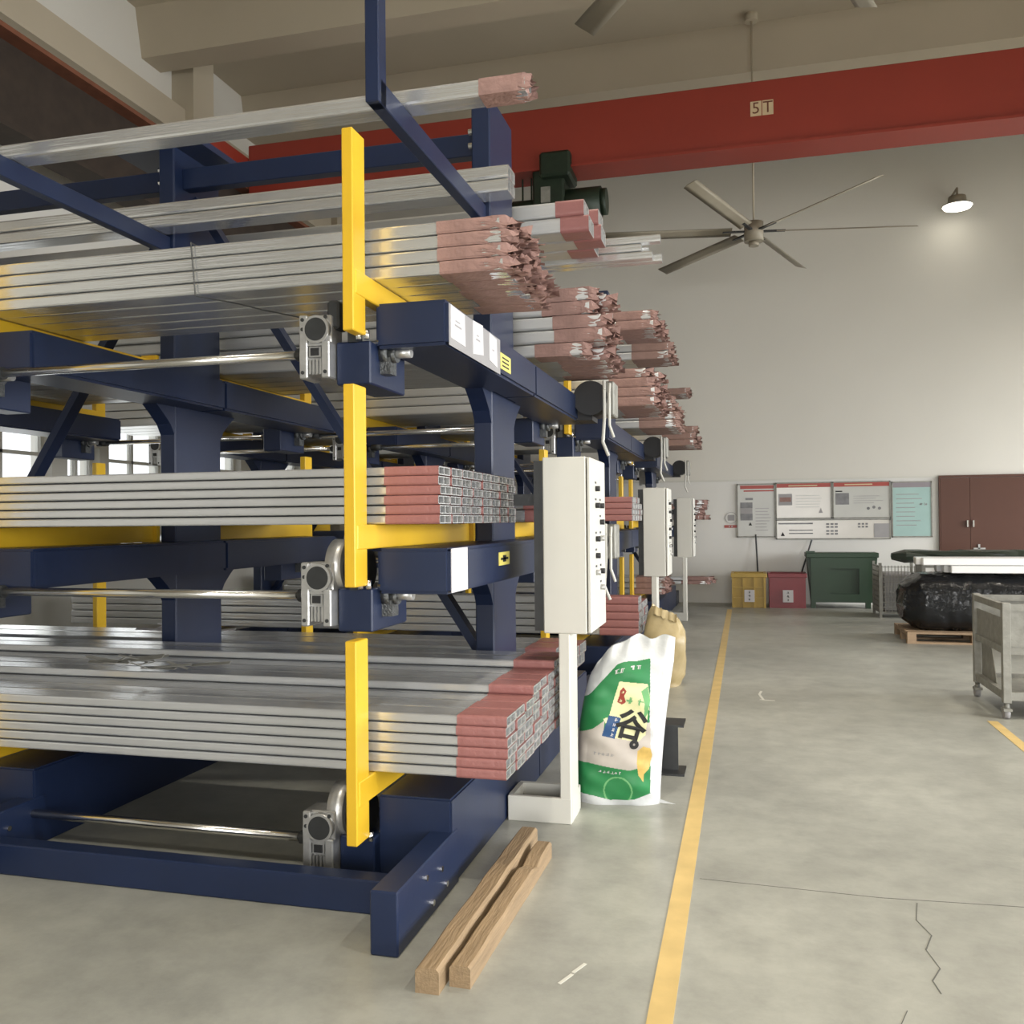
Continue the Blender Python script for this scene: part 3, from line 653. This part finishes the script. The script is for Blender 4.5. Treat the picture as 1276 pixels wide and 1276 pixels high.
# ------------------------------------------------------------------ end wall: notice boards, crates, bins
def board(name, label, x0, x1, z0, z1, face, cat='notice board'):
    r = thing(name, label, cat, (x0, YB, z0)); w, h = x1-x0, z1-z0
    MB().box(0, w, -.02, 0, 0, h).build('panel', face, r)
    f = MB()
    for a, b, c, d_ in ((0, .02, 0, h), (w-.02, w, 0, h), (0, w, 0, .02), (0, w, h-.02, h)): f.box(a, b, -.028, -.0, c, d_)
    f.build('frame', galv, r); return r, w, h
pcream = mat('glossy_poster', (.62, .59, .53), .22, var=.08, scale=3); pgr = mat('grey_poster', (.48, .48, .44), .3, var=.1, scale=3)
pcyan = mat('pale_cyan_poster', (.34, .50, .47), .3, var=.15, scale=2); redhead = mat('red_header', (.36, .05, .035), .4)
photo = mat('grey_photo', (.17, .17, .175), .4, var=.7, scale=9); purp = mat('violet_grey', (.26, .23, .25), .4)
def deco(r, items):
    for n_, (a, b, c, d_, m_) in enumerate(items): box(a, b, -.0225-.0008*n_, -.0195, c, d_).build('print', m_, r)
def lines(r, x0, x1, zs, m_=graypaper, t=.012):
    for z in zs: box(x0, x0+(x1-x0)*random.uniform(.6, 1), -.0235, -.0205, z, z+t).build('text_line', m_, r)
r, w, h = board('notice_board', 'notice board with a red header and two stacked grey photos', -.14, .515, 1.17, 2.12, pgr)
deco(r, [(.06, w-.02, h-.09, h-.03, redhead), (.12, w-.02, h-.14, h-.115, redhead), (.06, .27, .52, .62, photo), (.06, .27, .30, .42, photo), (.06, .27, .42, .52, graypaper), (.15, .28, .66, .70, photo)])
lines(r, .32, .62, [.12+.055*i for i in range(8)]); MB().prism([(.2, .21), (.26, .21), (.23, .27)], 'y', -.0235, -.0205).build('print', ink, r)
r, w, h = board('notice_board', 'glossy notice board with red header and a faint pink picture', .525, 1.465, 1.49, 2.13, pcream)
deco(r, [(.02, w-.02, h-.09, h-.02, redhead), (.22, .7, h-.07, h-.05, cream), (.05, .28, .24, .44, graypaper), (.07, .26, .3, .38, paper)]); lines(r, .34, .8, [.2+.05*i for i in range(5)], pgr); MB().prism([(.72, .1), (.79, .1), (.755, .19)], 'y', -.0235, -.0205).build('print', graypaper, r)
r, w, h = board('notice_board', 'notice board with red header, small grey building photo and three icons', 1.475, 2.415, 1.49, 2.13, pgr)
deco(r, [(.02, w-.02, h-.09, h-.02, redhead), (.2, .65, h-.065, h-.045, cream), (.05, .27, .24, .44, photo), (.05, .16, .46, .48, ink)])
for q in range(3): MB().cyl((.58+.09*q, -.0205, .17+.02*(q == 1)), (.58+.09*q, -.0235, .17+.02*(q == 1)), .026, 10).build('print', photo, r)
lines(r, .34, .85, [.26+.04*i for i in range(4)], graypaper, .008)
r, w, h = board('notice_board', 'pale cyan notice board with violet header beside the brown door', 2.43, 3.07, 1.16, 2.11, pcyan)
deco(r, [(.02, w-.02, h-.1, h-.02, purp)]); lines(r, .07, .5, [.2+.075*i for i in range(8)]); marks(2, .07, lambda x, y: (.5+x, -.0245, .56+y), graypaper, r, 12)
r, w, h = board('notice_board', 'low notice board with black bars and rows of small stamps under the glossy boards', .525, 2.41, 1.13, 1.48, pcream)
deco(r, [(.04, .62, .265, .29, photo), (.22, .62, .15, .168, photo), (.22, .62, .095, .113, photo), (1.62, 1.86, .03, .27, graypaper)])
for q in range(6):
    for z in (.08, .13, .2, .25): 
        if q < 3: box(.84+.07*q, .89+.07*q, -.0235, -.0205, z, z+.03).build('stamp', photo, r)
        elif z > .15: box(1.18+.06*q, 1.22+.06*q, -.0235, -.0205, z, z+.03).build('stamp', photo, r)
MB().prism([(.08, .06), (.15, .06), (.115, .13)], 'y', -.0235, -.0205).build('print', ink, r)
MB().prism([(1.66, .04), (1.8, .18), (1.84, .16), (1.72, .04)], 'y', -.0245, -.0205).build('print', wpaper, r)
r = thing('wall_sticker', 'round outlined emblem over a red strip on the white wall', 'sticker', (-.24, YB, 1.3))
m = MB()
for q in range(20):
    a, b = 2*math.pi*q/20, 2*math.pi*(q+1)/20; m.bar((.1*math.cos(a), -.004, .22+.1*math.sin(a)), (.1*math.cos(b), -.004, .22+.1*math.sin(b)), .006, .014, (0, 1, 0))
m.box(-.055, .055, -.006, -.001, .17, .27).build('emblem', graypaper, r)
MB().box(-.12, .1, -.006, -.001, .04, .09).build('strip', redhead, r); marks(2, .04, lambda x, y: (-.01+x, -.007, .065+y), wpaper, r, 13)

yelcrate = mat('yellow_plastic', (.44, .29, .05), .45, var=.15, scale=5); redcrate = mat('red_plastic', (.20, .012, .018), .4, var=.12, scale=5)
greenbin = mat('green_plastic', (.022, .052, .026), .45, var=.15, scale=4)
def crate(label, x0, x1, y, dz, m_, ribs):
    r = thing('plastic_crate', label, 'crate', ((x0+x1)/2, y, 0), 'plastic crates by the end wall'); w = (x1-x0)/2; D = .48
    b = MB().box(-w+.02, w-.02, 0, .03, 0, dz).box(-w+.02, w-.02, D-.03, D, 0, dz).box(-w+.02, -w+.05, .03, D-.03, 0, dz).box(w-.05, w-.02, .03, D-.03, 0, dz).box(-w+.02, w-.02, .03, D-.03, 0, .04)
    b.build('body', m_, r)
    MB().box(-w, w, -.025, .0, dz-.06, dz+.01, .005).box(-w, w, D, D+.025, dz-.06, dz+.01).box(-w, -w+.02, 0, D, dz-.06, dz+.01).box(w-.02, w, 0, D, dz-.06, dz+.01).build('rim', m_, r)
    if ribs:
        b = MB()
        for xx in (-w+.03, -.09, .09, w-.045): b.box(xx-.012, xx+.012, -.034, 0, .0, dz-.06)
        for zz in (.16, .34): b.box(-w+.02, w-.02, -.03, 0, zz-.012, zz+.012)
        b.build('ribs', m_, r)
    MB().box(-.02-.055, .09, -.04, -.0, .1, .3).build('label_sheet', wpaper, r)
    for q in range(3): marks(1, .05, lambda x, y: (.01+x, -.041, .26-.06*q+y), ink, r, 14+q+5*ribs)
crate('yellow ribbed plastic crate with a white label by the end wall', -.245, .345, 15.66, .57, yelcrate, True)
crate('red plastic crate with a white label by the end wall', .36, .985, 15.68, .57, redcrate, False)
gb = thing('green_bin', 'large dark green bin with a recessed front panel under the notice boards', 'bin', (1.55, 15.75, 0))
MB().prism([(-.48, .1), (.48, .1), (.55, .84), (-.55, .84)], 'y', .05, .46).build('body', greenbin, gb)
MB().box(-.57, .57, -.0, .5, .84, .92, .008).box(-.57, -.43, -.02, .1, .92, .95).build('rim', greenbin, gb)
f = MB()
for a, b, c, d_ in ((-.5, -.2, .1, .84), (.26, .5, .1, .84), (-.2, .26, .66, .84), (-.2, .26, .1, .24)): f.box(a, b, .0, .05, c, d_)
f.build('front_frame', greenbin, gb)
for xx in (-.46, .4): MB().box(xx-.04, xx+.04, .02, .12, 0, .84).build('leg', greenbin, gb)
for lab, p0, p1 in (('thin grey pole leaning on the wall above the yellow and red crates', (.23, 16.17, .0), (.18, 16.44, 1.22)), ('slanting thin pole leaning between the red crate and the green bin', (.76, 16.2, .0), (1.12, 16.44, 1.12))):
    tag(MB().cyl(p0, p1, .014, 8).build('leaning_pole', dsteel), lab, 'pole')

# ------------------------------------------------------------------ right side: pallet load, mesh crate, cart
pl = thing('wooden_pallet', 'wooden pallet under the load wrapped in black film', 'pallet', (1.85, 11.5, 0))
for q in range(6): MB().box(0, 1.5, q*.17, q*.17+.13, .115, .138).build('deck_board', palletwood, pl)
for xx in (0, .7, 1.4):
    MB().box(xx, xx+.1, 0, .98, .09, .115).build('stringer', palletwood, pl)
    for yy in (0, .44, .88): MB().box(xx, xx+.1, yy, yy+.1, .02, .09).build('block', palletwood, pl)
for yy in (0, .44, .88): MB().box(0, 1.5, yy, yy+.1, 0, .02).build('bottom_board', palletwood, pl)
bfilm = mat('black_stretch_film', (.010, .011, .013), .14, var=.3, bump=1.0, bscale=17)
rnd = random.Random(11); b = MB(); rows = []
for q in range(61):
    t = q/60; row = []; x = -.02+2.4*t
    for i in range(44):
        a = 2*math.pi*i/44; c, s = math.cos(a), math.sin(a); rr = (abs(c)**3.5+abs(s)**3.5)**(-1/3.5)
        k = min(1, (.45+t*7))**.6 if t < .08 else 1
        z = .37+s*rr*(.33+.03*math.sin(5*t))*k+rnd.uniform(-1, 1)*.012
        row.append((x+rnd.uniform(-1, 1)*.012, .48+c*rr*.43*k+rnd.uniform(-1, 1)*.014, max(.0, z-.04)))
    rows.append(row)
g = b.grid(rows, True, True); b.bm.faces.new(g[0]); b.bm.faces.new(g[-1])
tag(b.build('wrapped_load', bfilm, None, loc=(1.87, 11.5, .138)), 'bulky load wrapped in shiny black film on the wooden pallet', 'wrapped load')
wprof = mat('white_coated_profile', (.88, .88, .87), .25, var=.02)
for q, (yy, zz, xx) in enumerate(((11.62, .835, 2.35), (11.78, .835, 2.3), (11.95, .835, 2.25), (11.68, .925, 2.05), (11.84, .925, 2.0), (12.0, .925, 2.02))):
    tag(MB().box(0, 4.5, -.07, .07, 0, .085, .008).build('white_profile', wprof, None, loc=(xx, yy, zz)),
        'long white bar on the black wrapped load, %s layer, %s' % (('lower', 'upper')[q//3], ('on the cart side', 'in the middle', 'on the end-wall side')[q % 3]), 'metal bar', 'white bars on the wrapped load')
mc = thing('wire_mesh_crate', 'grey wire mesh crate behind the black wrapped load', 'crate', (1.95, 14.4, 0))
b = MB()
for xx in (0, .55):
    for yy in (0, .7): b.box(xx-.02, xx+.02, yy-.02, yy+.02, 0, .82)
b.build('frame', galv, mc)
b = MB()
for q in range(12): b.box(.045*q+.02, .045*q+.03, -.012, -.004, .08, .78); b.box(-.012, -.004, .06*q, .06*q+.01, .08, .78)
for q in range(10): b.box(0, .55, -.014, -.006, .08+.075*q, .09+.075*q); b.box(-.014, -.006, 0, .7, .08+.075*q, .09+.075*q)
b.build('wire_mesh', galv, mc)
MB().box(.0, .55, .0, .7, .06, .08).build('floor_plate', galv, mc)
MB().box(.05, .5, .05, .65, .08, .66, .03).build('contents', graypaper, mc)
tr = thing('steel_trestle', 'pale steel trestle behind the load, carrying a dark wrapped roll', 'trestle', (2.35, 13.4, 0))
MB().box(0, 1.6, 0, .05, .80, .86).box(0, 1.6, .45, .5, .80, .86).build('rail', galv, tr)
for xx in (.0, 1.55):
    for yy in (0, .45): MB().box(xx, xx+.05, yy, yy+.05, 0, .8).build('leg', galv, tr)
rows = []
for q in range(14):
    x = -.35+2.3*q/13; k = .5 if q in (0, 13) else 1
    rows.append([(x, .25+.14*k*math.cos(a)*(1+.12*rnd.uniform(-1, 1)), .09+.09*k*math.sin(a)*(1+.12*rnd.uniform(-1, 1))) for a in [2*math.pi*i/14 for i in range(14)]])
b = MB(); g = b.grid(rows, True, False); b.bm.faces.new(g[0]); b.bm.faces.new(g[-1])
gfilm = mat('dark_green_film', (.03, .04, .03), .25, var=.3)
tag(b.build('wrapped_roll', gfilm, None, loc=(2.35, 13.4, .86)), 'long dark green film-wrapped roll lying on the trestle under the cyan board', 'wrapped roll')
ct = thing('steel_cart', 'worn grey steel box cart with corner posts beside the aisle', 'cart', (1.86, 7.36, 0)); W, D, H = 1.2, .86, .86
for xx in (0, W):
    for yy in (0, D):
        p = MB().box(xx-.028, xx+.028, yy-.028, yy+.028, .12, H, .003).build('post', galv, ct)
        MB().cyl((xx, yy, .12), (xx, yy, .06), .02, 10).box(xx-.03, xx+.03, yy-.04, yy+.04, .06, .08).build('caster_fork', galv, p)
        MB().cyl((xx-.02, yy+.02, .045), (xx+.02, yy+.02, .045), .045, 16).build('wheel', graypaper, p)
for z0, z1 in ((H-.06, H-.01), (.48, .53), (.14, .20)):
    for yy in (0, D): MB().box(.028, W-.028, yy-.02, yy+.02, z0, z1).build('rail', galv, ct)
    for xx in (0, W): MB().box(xx-.02, xx+.02, .028, D-.028, z0, z1).build('rail', galv, ct)
for xx in (0, W): MB().box(xx-.004, xx+.004, .028, D-.028, .53, H-.12).build('side_panel', galv, ct)
for yy in (0, D): MB().box(.028, W-.028, yy-.004, yy+.004, .53, H-.06).build('side_panel', galv, ct)
MB().box(.0, W, .0, D, .15, .17).build('floor_panel', galv, ct)
MB().box(.35, W-.02, .02, .3, .17, .5).build('lower_box', dsteel, ct)
for xx in (.02, ): MB().prism([(.35, .2), (.8, .2), (.8, .48), (.5, .48)], 'x', xx, xx+.006).build('side_gusset', galv, ct)
